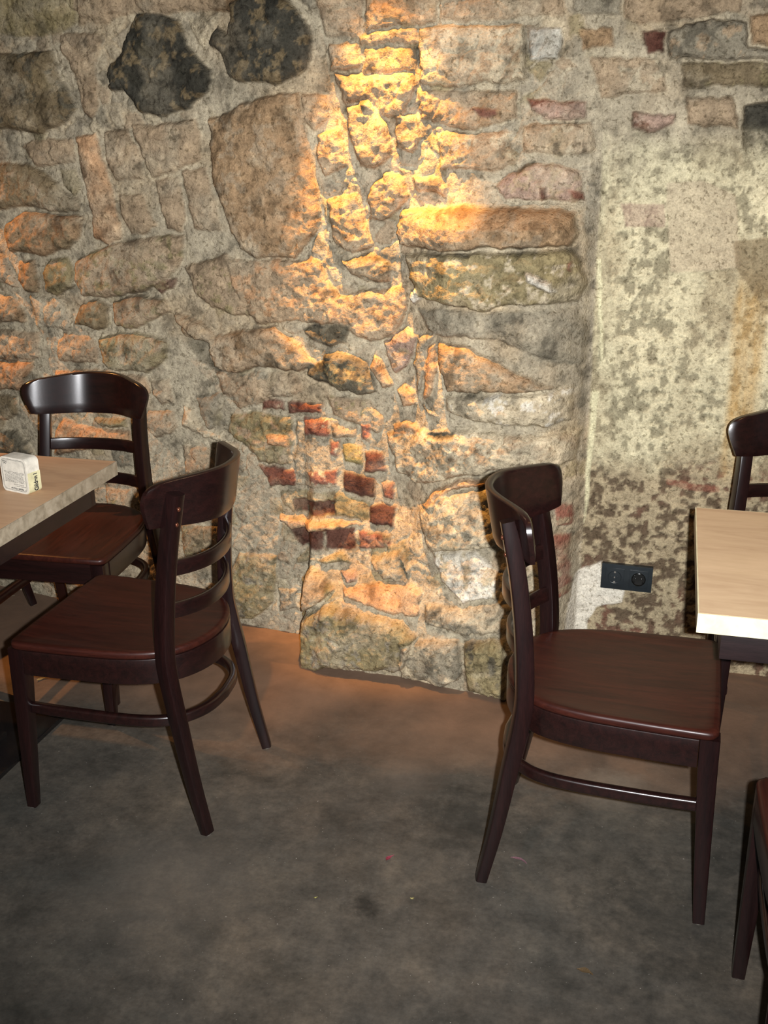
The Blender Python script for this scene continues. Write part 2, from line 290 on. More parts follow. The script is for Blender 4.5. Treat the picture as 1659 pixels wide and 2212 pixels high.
# kind, level mm, bulge mm, [roughness], outline as seen in the photograph, carried onto the wall surface
STONES = """
O 0 10 0.5 -60,-60 165,-60 165,60 120,78 40,82 -60,70
T 0 12 0.5 170,-60 500,-60 490,20 400,26 300,33 172,58
D:H 8 30 -80,127 60,112 120,113 132,165 152,200 168,232 155,256 100,292 50,287 -80,262
K:D 6 26 1.4 300,33 350,28 390,43 407,100 457,150 453,197 410,230 360,250 307,247 283,213 267,197 238,193 237,147 263,117 277,73
K:D 8 28 1.4 500,10 560,-15 610,-15 650,30 672,60 680,110 668,150 600,185 520,180 495,165 480,120 457,95 475,55 495,75
P 2 8 405,40 480,25 460,85 440,105 415,70
T 4 14 133,75 217,67 228,90 213,133 213,200 217,240 200,263 180,240 160,160 133,107
T 2 14 50,315 70,304 160,296 163,350 80,362
A 4 16 0.5 165,290 210,285 218,330 235,390 245,420 262,480 265,515 240,530 205,517 195,450 185,400 170,340
T 2 14 225,285 275,280 295,320 315,385 250,390 228,345
T 4 18 285,270 425,256 440,345 380,373 330,380 305,335
T 3 15 0.5 255,420 305,415 320,450 345,490 310,510 283,505 265,460
T 2 12 0.5 335,385 385,380 395,410 402,460 395,500 365,497 350,450
T 2 12 392,370 450,365 470,450 480,500 455,500 420,490 405,430
B:T 6 24 1.4 450,258 530,225 600,200 650,195 665,270 690,400 690,500 640,560 560,560 520,540 490,480 465,400
S:T 4 20 1.3 -80,350 60,352 110,375 140,410 175,430 170,460 110,457 50,447 -80,455
O 0 10 130,365 168,365 178,400 160,425 140,402
B:S 8 30 1.2 20,475 60,460 130,460 180,470 175,510 150,537 100,552 30,542 15,500
T 4 18 1.2 -80,553 15,550 30,585 45,620 10,612 -80,600
B:S 6 22 1.2 45,563 78,560 90,612 85,636 60,632 45,605
O:T 6 22 1.2 98,590 110,560 150,555 165,585 160,622 130,637 105,627
T:O 6 24 1.2 165,560 260,520 400,505 400,560 365,602 300,637 230,642 180,637 165,602
B 8 28 1.2 -80,620 30,638 55,672 62,692 -80,705
M 3 12 0.6 65,640 130,640 162,700 158,717 80,702
S:T 8 26 1.2 165,702 175,657 220,642 242,665 237,702 217,712 190,702
T:O 8 26 1.2 248,650 300,638 360,645 372,670 330,690 300,708 255,707
Q:S 4 14 330,617 350,600 385,598 380,620 350,637
T 2 12 -80,705 85,715 87,772 40,782 -80,775
T 4 16 127,742 140,715 165,720 205,725 215,762 210,787 150,784 127,777
O:T 8 30 1.3 217,725 300,715 370,735 367,770 320,802 240,797 225,787
A:S 6 22 1.2 -80,790 75,775 72,802 45,842 -80,850
A 4 18 120,802 230,798 315,812 325,850 150,840 120,830
S:A 4 18 -80,852 40,855 45,892 20,907 -80,910
H:S 4 22 1.3 -80,925 40,930 75,977 60,987 -80,985
T 6 20 320,885 375,882 383,915 370,937 335,942 318,915
G 6 16 0.5 424,852 475,845 480,870 470,900 465,922 445,925 432,895
P:T 4 16 1.2 395,868 420,880 440,925 482,935 490,930 488,952 440,942 395,922
T 4 16 325,822 370,815 376,865 350,872 330,852
A 4 18 118,927 140,905 210,925 282,930 287,952 120,985
O 6 22 198,900 275,905 277,924 225,922
G 0 8 0.4 240,965 290,960 290,1010 250,1005
T:O 6 20 1.2 400,575 490,545 525,600 530,650 560,660 550,680 510,682 460,667 420,622
H -26 0 1.2 376,690 402,700 430,735 455,745 455,778 480,800 515,812 470,806 432,780 405,745
T:B 8 30 1.4 375,668 440,690 470,720 520,710 600,700 645,740 692,790 650,802 560,792 510,810 465,792 452,742 400,728 385,700
T:G 2 10 1.5 465,800 520,812 560,800 640,805 660,850 600,860 520,880 480,850
T:A 4 18 1.5 490,560 600,560 690,560 735,640 800,625 880,610 882,660 862,720 800,742 722,700 640,690 560,700 520,640
B 4 12 0.5 785,-60 945,-60 945,50 790,68
T 2 10 0.5 945,-60 1110,-60 1220,-60 1220,30 1100,40 1000,45 950,50
G 2 12 0.3 1228,-60 1345,-60 1340,32 1240,28
T 2 8 0.8 1350,-60 1600,-60 1600,30 1500,40 1380,50 1345,40
T 8 6 0.4 775,72 900,62 905,95 782,96
S 2 6 0.4 782,99 895,97 900,157 785,155
T 5 16 710,97 772,92 778,150 716,158
P:T 14 16 0.5 903,60 1020,55 1132,54 1141,100 1140,180 1090,182 1050,176 1000,190 908,188
H -25 0 0.2 894,97 902,99 903,155 897,155
T 2 12 685,-10 783,-10 780,78 702,86
T 6 20 1.4 720,160 890,160 902,188 870,262 822,252 772,220 750,230
T 8 24 1.4 750,227 800,215 840,270 847,340 810,367 777,357 760,300
T 5 18 1.3 655,200 705,205 710,260 682,282 657,267
T 6 20 1.4 690,287 737,275 757,360 702,382 687,332
T 6 18 1.3 850,250 900,245 910,300 890,330 855,320
T:B 8 24 1.4 800,402 840,370 880,385 887,420 867,452 830,482 800,472 795,432
T:B 6 20 1.4 705,430 770,420 795,480 810,530 760,545 720,520
B:H 6 26 1.4 735,560 800,540 845,570 842,602 795,612 762,592
H -14 0 778,592 800,597 812,612 790,607
T 5 18 895,382 950,378 972,402 967,422 900,412
T:P 3 12 1.2 940,290 1100,280 1120,350 1060,370 950,365
T:B 3 14 1.2 905,195 1120,195 1120,255 1000,285 910,260
R 6 8 1005,230 1070,232 1077,248 1040,252
F:R 5 12 1140,212 1270,215 1270,260 1180,262 1150,232
T:P 3 14 1.2 1130,270 1280,265 1290,330 1230,335 1130,330
F:T 4 14 1.2 1070,402 1092,375 1150,350 1250,365 1264,400 1250,440 1090,432
r 8 6 0.4 1167,404 1184,405 1181,436 1168,436
R 8 6 0.4 1225,412 1262,418 1260,438 1240,432
H -10 2 1110,370 1150,345 1160,355 1125,372
B:T 34 26 0.6 873,450 1000,444 1150,455 1245,458 1251,500 1230,532 1050,535 950,540 870,532 862,500
O:P 26 22 1.3 880,547 1000,545 1100,546 1235,537 1263,562 1266,622 1250,652 1100,660 1040,673 960,657 905,632 886,592
H -8 0 975,542 1010,545 1020,555 985,553
H -12 0 1200,538 1250,530 1262,560 1270,620 1256,560 1235,545
W 36 4 1140,590 1175,595 1200,605 1210,625 1170,620 1145,605
W 32 4 888,620 905,615 915,640 900,655 887,640
R 40 3 1232,562 1243,558 1243,582 1235,580
G 4 10 1.6 905,662 1250,664 1270,700 1265,780 1200,782 1080,732 960,726 920,712
J -4 4 0.8 1251,355 1292,352 1296,700 1270,900 1255,1000 1240,1000 1262,780 1270,600 1262,450
B:T 22 24 1.3 950,735 1010,745 1092,790 1200,832 1100,850 1000,842 966,842 950,800
H -12 0 944,750 952,760 955,810 972,848 962,840 948,800
A 6 20 928,745 944,740 942,800 930,850 918,860 915,800
J 12 16 0.7 905,722 945,715 925,760 920,800 905,860 930,880 950,900 925,890 903,850 895,780
P:W 12 22 1.6 962,852 1100,852 1240,830 1242,902 1090,922 1000,902 965,880
H 10 0 1000,845 1040,840 1045,855 1010,858
P:T 10 22 1.6 835,932 980,925 1260,920 1240,992 1182,1012 1060,1012 1050,1022 900,1042 860,1012
H -8 0 920,932 985,926 985,938 942,948
A 14 16 850,915 880,905 905,910 912,930 850,937
A 8 20 860,840 880,825 900,850 900,870 870,875
F:T 6 20 825,737 880,702 907,722 887,782 857,807 837,770
A 8 22 808,757 825,770 855,832 825,842 800,792
H:K 2 8 1.6 655,706 690,695 730,699 755,705 752,737 715,747 695,742 670,732
H:O 4 24 1.8 700,782 705,765 730,755 795,775 807,812 817,842 780,852 730,842 670,812 665,792
T:O 4 12 1.5 700,855 800,860 830,900 820,940 720,900
R:T 4 8 565,862 613,865 613,886 568,883
R:A 4 10 620,865 695,868 695,893 622,894
O:T 2 12 1.4 500,890 560,890 630,900 630,1000 580,1005 530,970 495,930
A 8 14 573,937 620,940 625,962 580,960
M 6 6 0.8 638,905 742,905 738,1000 736,1052 640,1048
N:P 8 4 0.8 656,902 712,904 716,940 660,938
N:P 8 4 0.8 668,1012 733,1010 733,1044 672,1042
N:P 8 4 0.8 712,950 736,950 732,985 714,980
R 8 6 0.5 560,1005 640,1012 643,1050 585,1050 578,1028
r 8 6 0.5 745,1015 810,1030 811,1078 746,1058
R 8 6 0.5 790,976 830,977 832,1020 790,1018
Y:O 4 8 740,960 785,965 785,1003 745,1000
N 4 6 822,1040 852,1042 850,1082 828,1075
N:T 3 6 778,917 805,918 800,960 785,950
T 4 10 718,917 772,925 772,950 718,945
O:T 3 10 540,960 590,965 590,1000 560,1000
O:S 0 6 608,1062 730,1060 800,1085 795,1130 740,1118 640,1108 610,1090
Q:H -14 4 0.5 635,1080 725,1078 725,1113 640,1109
r:D 6 8 0.5 800,1090 855,1093 852,1140 797,1131
A:O 24 12 0.6 603,1108 640,1116 700,1124 770,1130 790,1133 740,1140 640,1138 610,1126
r:Q -6 6 0.4 625,1137 696,1141 698,1187 650,1180 635,1160
r:Q -4 6 0.4 700,1141 768,1140 768,1188 702,1188
N:D 4 6 0.7 775,1147 848,1155 845,1190 775,1188
O 6 14 665,1195 740,1190 762,1220 730,1217 690,1212
B:O 14 24 655,1242 675,1225 700,1235 722,1270 700,1292 665,1290
F 10 16 735,1235 770,1232 773,1257 745,1262
G:T 8 20 1.4 800,1207 870,1190 892,1230 882,1262 830,1252
H -10 0 868,1200 878,1225 888,1252 880,1250 868,1225
A 10 16 1.2 800,1262 880,1258 910,1280 905,1330 850,1330 800,1310 740,1290 735,1270
O:G 20 30 1.6 657,1310 700,1303 740,1313 800,1325 872,1340 902,1370 890,1402 872,1442 700,1436 672,1402 658,1352
G:P 10 22 1.6 870,1380 992,1375 1002,1450 960,1482 868,1457
O:H 12 20 1.6 1005,1378 1092,1380 1092,1512 1008,1487
A 16 18 1.0 913,1090 938,1060 1000,1035 1062,1028 1068,1042 980,1060 935,1095
P:G 14 26 1.5 912,1095 960,1068 1060,1042 1102,1100 1100,1162 1050,1182 930,1186 908,1132
W:P 10 14 1.0 932,1188 1030,1190 1082,1232 1080,1292 1000,1302 952,1252
P:G 6 18 1.4 915,1300 1000,1310 1085,1300 1085,1370 990,1370 920,1340
G 3 12 1.2 600,1262 642,1272 640,1312 605,1322
O:G 3 14 1.4 520,1192 600,1200 592,1300 545,1342 440,1330 480,1250
S:O 2 14 1.4 395,1130 480,1140 500,1200 400,1210
T:G 2 12 1.2 395,960 450,960 470,1000 430,1040 400,1020
T:O 2 14 1.2 225,1050 285,1060 285,1110 235,1110
T:O 2 14 1.2 100,1245 250,1255 400,1290 500,1300 500,1330 350,1310 120,1275
N:T 4 10 1195,1088 1238,1085 1236,1130 1200,1135
N:T 2 8 1190,1160 1235,1150 1230,1280 1190,1300
L 12 4 0.3 1142,62 1215,57 1219,85 1206,122 1146,128
H -14 0 0.2 1221,94 1236,88 1224,105 1212,121 1208,116
B 4 12 1252,62 1320,60 1325,100 1255,106
Q:G 2 8 1382,62 1440,65 1440,114 1400,116
G:T 10 22 0.7 1440,68 1520,45 1612,50 1625,100 1700,110 1700,135 1450,130
D:O 6 14 0.8 1467,141 1550,133 1720,142 1720,190 1470,190
B 8 16 1612,30 1720,20 1720,108 1632,97
K:G 8 26 0.7 1612,225 1720,210 1720,382 1615,381 1606,330 1602,270
F:R 4 14 1370,245 1455,245 1452,268 1402,288 1370,275
G:H 6 14 1480,310 1560,310 1600,330 1595,372 1480,352
T 4 16 1480,205 1590,210 1598,280 1480,270
T:P 3 12 1.3 1270,120 1430,125 1440,200 1300,210
P 6 12 0.6 1430,380 1600,388 1600,582 1440,600 1435,450
"""
MARKS = """
W 3 1 1240,1240 1270,1225 1300,1210 1299,1262 1350,1270 1345,1300 1290,1310 1270,1340 1265,1375 1255,1450 1205,1450 1218,1375 1228,1300
C 5 0.9 1290,560 1300,560 1303,780 1296,780
C 5 0.9 1281,838 1296,845 1282,950 1272,1080 1262,1130 1268,1000
P 2 0.85 1440,395 1520,390 1590,420 1600,580 1450,590 1438,450
F 1 0.6 1340,440 1435,440 1435,490 1350,490
S 0 0.7 1585,520 1720,500 1720,640 1640,650 1590,580
N 0 0.5 1440,1035 1500,1045 1555,1050 1555,1062 1500,1060 1440,1048
"""
#ENDSTONES#

def build_wall():
    step = 0.0042
    xs = np.concatenate([np.arange(-4.0, -2.75, 0.03), np.arange(-2.75, 0.62, step), np.arange(0.62, 2.6, 0.03)])
    zs = np.concatenate([np.arange(-0.02, 2.12, step), np.arange(2.12, 2.66, 0.03)])
    X, Z = np.meshgrid(xs, zs); nz, nx = X.shape
    # warped sampling so that every outline is ragged
    wx = 0.010*fbm(X, Z, 0.06, 3)+0.004*fbm(X, Z, 0.016, 5); wz = 0.010*fbm(X, Z, 0.06, 11)+0.004*fbm(X, Z, 0.016, 17)
    WX, WZ = X+wx, Z+wz
    H = 0.006*fbm(X, Z, 0.25, 21)+0.0065*fbm(X, Z, 0.07, 22, 5, 0.62)
    lin = lambda c: np.array(srgb(c)[:3])
    n1 = fbm(X, Z, 0.12, 31, 5, 0.6); n2 = fbm(X, Z, 0.03, 37, 4, 0.6)
    mort = lin(PAL['M'])
    C = mort[None, None, :]*(1+0.22*n1+0.22*n2)[..., None]
    C = np.repeat(C, 1, axis=2)
    warm = sst(0.0, 0.5, fbm(X, Z, 0.2, 41))[..., None]
    C = C*(1-0.35*warm)+0.35*warm*lin((166, 140, 104))[None, None, :]*(1+0.2*n2)[..., None]
    # small rubble and crust inside the mortar beds
    rc = np.random.RandomState(9); px_ = rc.uniform(-4, 2.6, 5200); pz_ = rc.uniform(-0.05, 2.7, 5200)
    cs = 0.055; gi = {}
    d1 = np.full(X.shape, 9.0); d2_ = np.full(X.shape, 9.0); cid = np.zeros(X.shape, int)
    I = np.floor((X+2*wx)/cs).astype(int); J = np.floor((Z+2*wz)/cs).astype(int); JR = rc.rand(512, 512, 2); CI = rc.randint(0, 7, (512, 512))
    for a in (-1, 0, 1):
        for b in (-1, 0, 1):
            ii = I+a; jj = J+b; r_ = JR[ii % 512, jj % 512]
            dd = np.hypot((X+2*wx)-(ii+r_[..., 0])*cs, 0.8*((Z+2*wz)-(jj+r_[..., 1])*cs)*1.25)
            n_ = dd < d1; d2_ = np.where(n_, d1, np.minimum(d2_, dd)); cid = np.where(n_, CI[ii % 512, jj % 512], cid); d1 = np.where(n_, dd, d1)
    edge = sst(0.0, 0.014, d2_-d1)
    cols = np.array([lin(PAL[k]) for k in ('M', 'T', 'P', 'G', 'M', 'J', 'O')])[cid]
    pat = (sst(-0.25, 0.35, fbm(X, Z, 0.3, 43))*edge*0.62)[..., None]
    C = C*(1-pat)+cols*pat*(1+0.2*n2)[..., None]
    H = H+0.007*(edge-0.5)*sst(-0.25, 0.35, fbm(X, Z, 0.3, 43))+0.0016*fbm(X, Z, 0.014, 45, 2)
    smear = 0.15+0.55*sst(-0.15, 0.45, fbm(X, Z, 0.11, 47, 5, 0.62))
    mot = fbm(X, Z, 0.05, 49, 5, 0.7)
    C = C*(1-0.45*sst(0.10, 0.45, mot)+0.22*sst(0.10, 0.45, -mot))[..., None]
    C_m = C.copy()
    rng = np.random.RandomState(5)
    # ---- generic rubble where the photograph shows nothing
    gx0 = 0.17; gz0 = 0.12
    def stamp(P, col, lvl, bul, soft, noise_amp, accent=None, rough=0.0, seed=0, sm_=0.85):
        P = np.array(P); x0, x1 = P[:, 0].min()-0.04, P[:, 0].max()+0.04; z0, z1 = P[:, 1].min()-0.04, P[:, 1].max()+0.04
        i0, i1 = np.searchsorted(xs, [x0, x1]); j0, j1 = np.searchsorted(zs, [z0, z1])
        if i1 <= i0 or j1 <= j0: return
        sl = (slice(j0, j1), slice(i0, i1)); A = WX[sl]; B = WZ[sl]
        d2 = np.full(A.shape, 9.0); ins = np.zeros(A.shape, bool); n = len(P)
        for k in range(n):
            a = P[k]; b = P[(k+1) % n]; e = b-a; L = max(e@e, 1e-12)
            t = np.clip(((A-a[0])*e[0]+(B-a[1])*e[1])/L, 0, 1)
            d2 = np.minimum(d2, (A-a[0]-t*e[0])**2+(B-a[1]-t*e[1])**2)
            c_ = ((a[1] > B) != (b[1] > B)) & (A < (b[0]-a[0])*(B-a[1])/((b[1]-a[1]) if b[1] != a[1] else 1e-9)+a[0])
            ins ^= c_
        sd = np.where(ins, np.sqrt(d2), -np.sqrt(d2))
        msk = sst(-soft*0.5, soft, sd)
        prof = np.sqrt(np.clip(1-(1-np.clip(sd/0.035, 0, 1))**2, 0, 1))
        tgt = lvl+bul*prof+0.007*rough*fbm(X[sl], Z[sl], 0.03, 51+seed, 4, 0.6)+0.5*rough*0.006*fbm(X[sl], Z[sl], 0.09, 58+seed, 3, 0.6)
        H[sl] = H[sl]*(1-msk)+(tgt+H[sl]*0.7)*msk
        # open joint line around the stone
        jl = np.exp(-((sd+0.002)/0.005)**2)*(0.3+0.7*sst(-0.1, 0.5, fbm(X[sl], Z[sl], 0.09, 77)))
        if lvl+bul > 0.004: H[sl] -= 0.005*jl
        cc = lin(col)[None, None, :]*(1+noise_amp*0.8*n1[sl]+noise_amp*n2[sl])[..., None]
        if accent is not None:
            am = sst(0.14, 0.34, fbm(X[sl], Z[sl], 0.032, 61+seed, 4, 0.65))[..., None]
            cc = cc*(1-am)+lin(accent)[None, None, :]*am
        cc = cc*(1-smear[sl][..., None]*sm_)+C_m[sl]*smear[sl][..., None]*sm_
        cc = cc*(1-0.40*sst(0.10, 0.45, mot[sl])+0.18*sst(0.10, 0.45, -mot[sl]))[..., None]
        cm = sst(-0.003, 0.006, sd)[..., None]
        C[sl] = C[sl]*(1-cm)+cc*cm
    # rows of generic stones beyond the frame
    def generic(xa, xb, za, zb):
        z = za; row = 0
        while z < zb:
            h = rng.uniform(0.09, 0.17); x = xa+rng.uniform(0, 0.1)
            while x < xb:
                wd = rng.uniform(0.12, 0.3); cx, cz = x+wd/2, z+h/2
                if not (-2.15 < cx < 0.30 and cz < 1.93):
                    pts = []
                    for k in range(9):
                        a = 2*PI*k/9; q = 0.42*(abs(math.cos(a))**4+abs(math.sin(a))**4)**-0.25*rng.uniform(0.88, 1.05)
                        pts.append((cx+wd*q*math.cos(a), cz+h*q*math.sin(a)))
                    stamp(pts, [PAL['T'], PAL['O'], PAL['G'], PAL['B'], PAL['T'], PAL['D']][rng.randint(6)], 0.004, 0.018, 0.008, 0.3, None, 1, rng.randint(20))
                x += wd
            z += h; row += 1
    generic(-4, 2.6, 0.03, 2.6)
    # ---- the traced stones
    for k, ln in enumerate(STONES.strip().split('\n')):
        ln = ln.split('#')[0].split()
        if len(ln) < 5: continue
        key, lvl, bul = ln[0], float(ln[1])/1000, float(ln[2])/1000
        acc = None
        if ':' in key: key, ak = key.split(':'); acc = PAL[ak]
        rough = float(ln[3]) if ',' not in ln[3] else 1.0
        P = [to_wall(*map(float, q.split(','))) for q in ln[3:] if ',' in q]
        stamp(P, PAL[key], lvl, bul, 0.008, 0.30, acc, rough, k % 23, 0.4 if key in 'KRrQWL' else 0.85)
    # ---- plaster surface to the right of the jamb
    jx = -0.215+0.006*fbm(X, Z, 0.15, 91)
    pl = sst(0.0, 0.010, X-jx)*(1-sst(1.42, 1.56, Z+0.10*fbm(X, Z, 0.2, 93)))
    pit = fbm(X, Z*0.8, 0.019, 95, 3, 0.7); pit2 = fbm(X, Z*0.35, 0.06, 97, 4, 0.6)
    pm = 0.8*sst(-0.05, 0.32, pit+0.40*pit2)
    low = 1-sst(0.58, 0.70, Z+0.06*fbm(X, Z, 0.12, 99))
    cream = lin((192, 184, 152)); greyp = lin((116, 110, 88))
    Cp = cream[None, None, :]*(1+0.15*n1+0.14*n2)[..., None]
    Cp = Cp*(1-pm[..., None])+greyp[None, None, :]*pm[..., None]
    big = sst(-0.05, 0.45, fbm(X, Z*0.6, 0.16, 103))[..., None]
    Cp = Cp*(1-0.55*big)+0.55*big*lin((148, 134, 106))[None, None, :]
    Cl = lin((156, 142, 114))[None, None, :]*(1+0.2*n2)[..., None]
    dark = sst(-0.12, 0.22, fbm(X, Z, 0.020, 107, 3, 0.6)+0.25*n1)[..., None]
    redz = sst(-0.2, 0.4, fbm(X, Z, 0.15, 109))[..., None]
    dk = lin((84, 70, 54))[None, None, :]*(1-redz)+lin((104, 70, 56))[None, None, :]*redz
    Cl = Cl*(1-dark)+dk*dark
    Cp = Cp*(1-low[..., None])+Cl*low[..., None]
    xo, _ = to_wall(1570, 900); xo2, _ = to_wall(1632, 900)
    och = sst(xo-0.02, xo+0.01, X+0.006*fbm(X, Z*0.3, 0.03, 111))*(1-sst(xo2-0.02, xo2+0.02, X))*sst(0.58, 0.66, Z)*(1-sst(1.12, 1.25, Z))
    och = (och*(0.55+0.45*fbm(X, Z*0.15, 0.02, 113)))[..., None]; och = np.clip(och, 0, 1)
    Cp = Cp*(1-0.8*och)+0.8*och*lin((172, 134, 72))[None, None, :]
    cmix = (pl*0.93)[..., None]
    keep = np.clip(pl, 0, 1)
    C_st, H_st = C, H
    Hp = 0.0015*fbm(X, Z, 0.3, 115)-0.0035*np.where(low > 0.5, dark[..., 0], pm)
    C = C_st*(1-cmix)+Cp*cmix
    H = H_st*(1-keep)+(Hp+0.15*np.clip(H_st, -0.02, 0.02))*keep
    # second pass: marks that sit on the plaster
    C_cur, H_cur = C, H
    def stamp2(P, col, lvl, soft=0.003, amp=0.08, blend=1.0):
        P = np.array(P); x0, x1 = P[:, 0].min()-0.02, P[:, 0].max()+0.02; z0, z1 = P[:, 1].min()-0.02, P[:, 1].max()+0.02
        i0, i1 = np.searchsorted(xs, [x0, x1]); j0, j1 = np.searchsorted(zs, [z0, z1]); sl = (slice(j0, j1), slice(i0, i1))
        A = X[sl]+0.5*wx[sl]; B = Z[sl]+0.5*wz[sl]; d2 = np.full(A.shape, 9.0); ins = np.zeros(A.shape, bool); n = len(P)
        for k in range(n):
            a = P[k]; b = P[(k+1) % n]; e = b-a; L = max(e@e, 1e-12)
            t = np.clip(((A-a[0])*e[0]+(B-a[1])*e[1])/L, 0, 1)
            d2 = np.minimum(d2, (A-a[0]-t*e[0])**2+(B-a[1]-t*e[1])**2)
            ins ^= ((a[1] > B) != (b[1] > B)) & (A < (b[0]-a[0])*(B-a[1])/((b[1]-a[1]) if b[1] != a[1] else 1e-9)+a[0])
        sd = np.where(ins, np.sqrt(d2), -np.sqrt(d2)); mk = sst(-soft, soft, sd)
        H_cur[sl] = H_cur[sl]*(1-mk)+(lvl+0.15*H_cur[sl])*mk
        cc = lin(col)[None, None, :]*(1+amp*n1[sl]+amp*n2[sl])[..., None]; mk = mk[..., None]*blend
        C_cur[sl] = C_cur[sl]*(1-mk)+cc*mk
    for ln in MARKS.strip().split('\n'):
        q = ln.split()
        if len(q) < 5: continue
        stamp2([to_wall(*map(float, s.split(','))) for s in q[3:]], PAL[q[0]], float(q[1])/1000, blend=float(q[2]))
    Y = base_y(X, Z)-H
    co = np.stack([X, Y, Z], -1).reshape(-1, 3).astype(np.float32)
    idx = np.arange(nz*nx).reshape(nz, nx)
    q = np.stack([idx[:-1, :-1], idx[:-1, 1:], idx[1:, 1:], idx[1:, :-1]], -1).reshape(-1, 4)
    me = bpy.data.meshes.new('wall_back'); nf = len(q)
    me.vertices.add(len(co)); me.vertices.foreach_set('co', co.ravel())
    me.loops.add(nf*4); me.loops.foreach_set('vertex_index', q.ravel().astype(np.int32))
    me.polygons.add(nf); me.polygons.foreach_set('loop_start', np.arange(0, nf*4, 4, dtype=np.int32))
    me.polygons.foreach_set('use_smooth', np.ones(nf, bool))
    me.update(calc_edges=True)
    ca = me.color_attributes.new('Col', 'FLOAT_COLOR', 'POINT')
    cv = np.concatenate([np.clip(C, 0.004, 0.9).reshape(-1, 3), np.ones((nz*nx, 1))], 1).astype(np.float32)
    ca.data.foreach_set('color', cv.ravel())
    me.materials.append(M_WALL)
    o = bpy.data.objects.new('wall_back', me); COL.objects.link(o)
    tag(o, 'old rubble stone and brick wall with patches of crumbling plaster', 'wall', kind='structure')
    return o
build_wall()

bm = bmesh.new(); bmesh.ops.create_grid(bm, x_segments=60, y_segments=60, size=1)
for v in bm.verts: v.co = Vector((-0.7+v.co.x*3.3, 1.0+v.co.y*2.25, 0.0))
tag(from_bm('floor', bm, M_FLOOR), 'dark worn concrete floor with warm lamplight painted brown along the wall', 'floor', kind='structure')
bm = bmesh.new(); box(bm, -4.0, 2.6, -1.25, 3.25, 2.62, 2.70)
M_CEIL = plain('ceiling_plaster', (150, 138, 115), 0.9)
tag(from_bm('ceiling', bm, M_CEIL, smooth=False), 'plain plastered ceiling above the frame', 'ceiling', kind='structure')

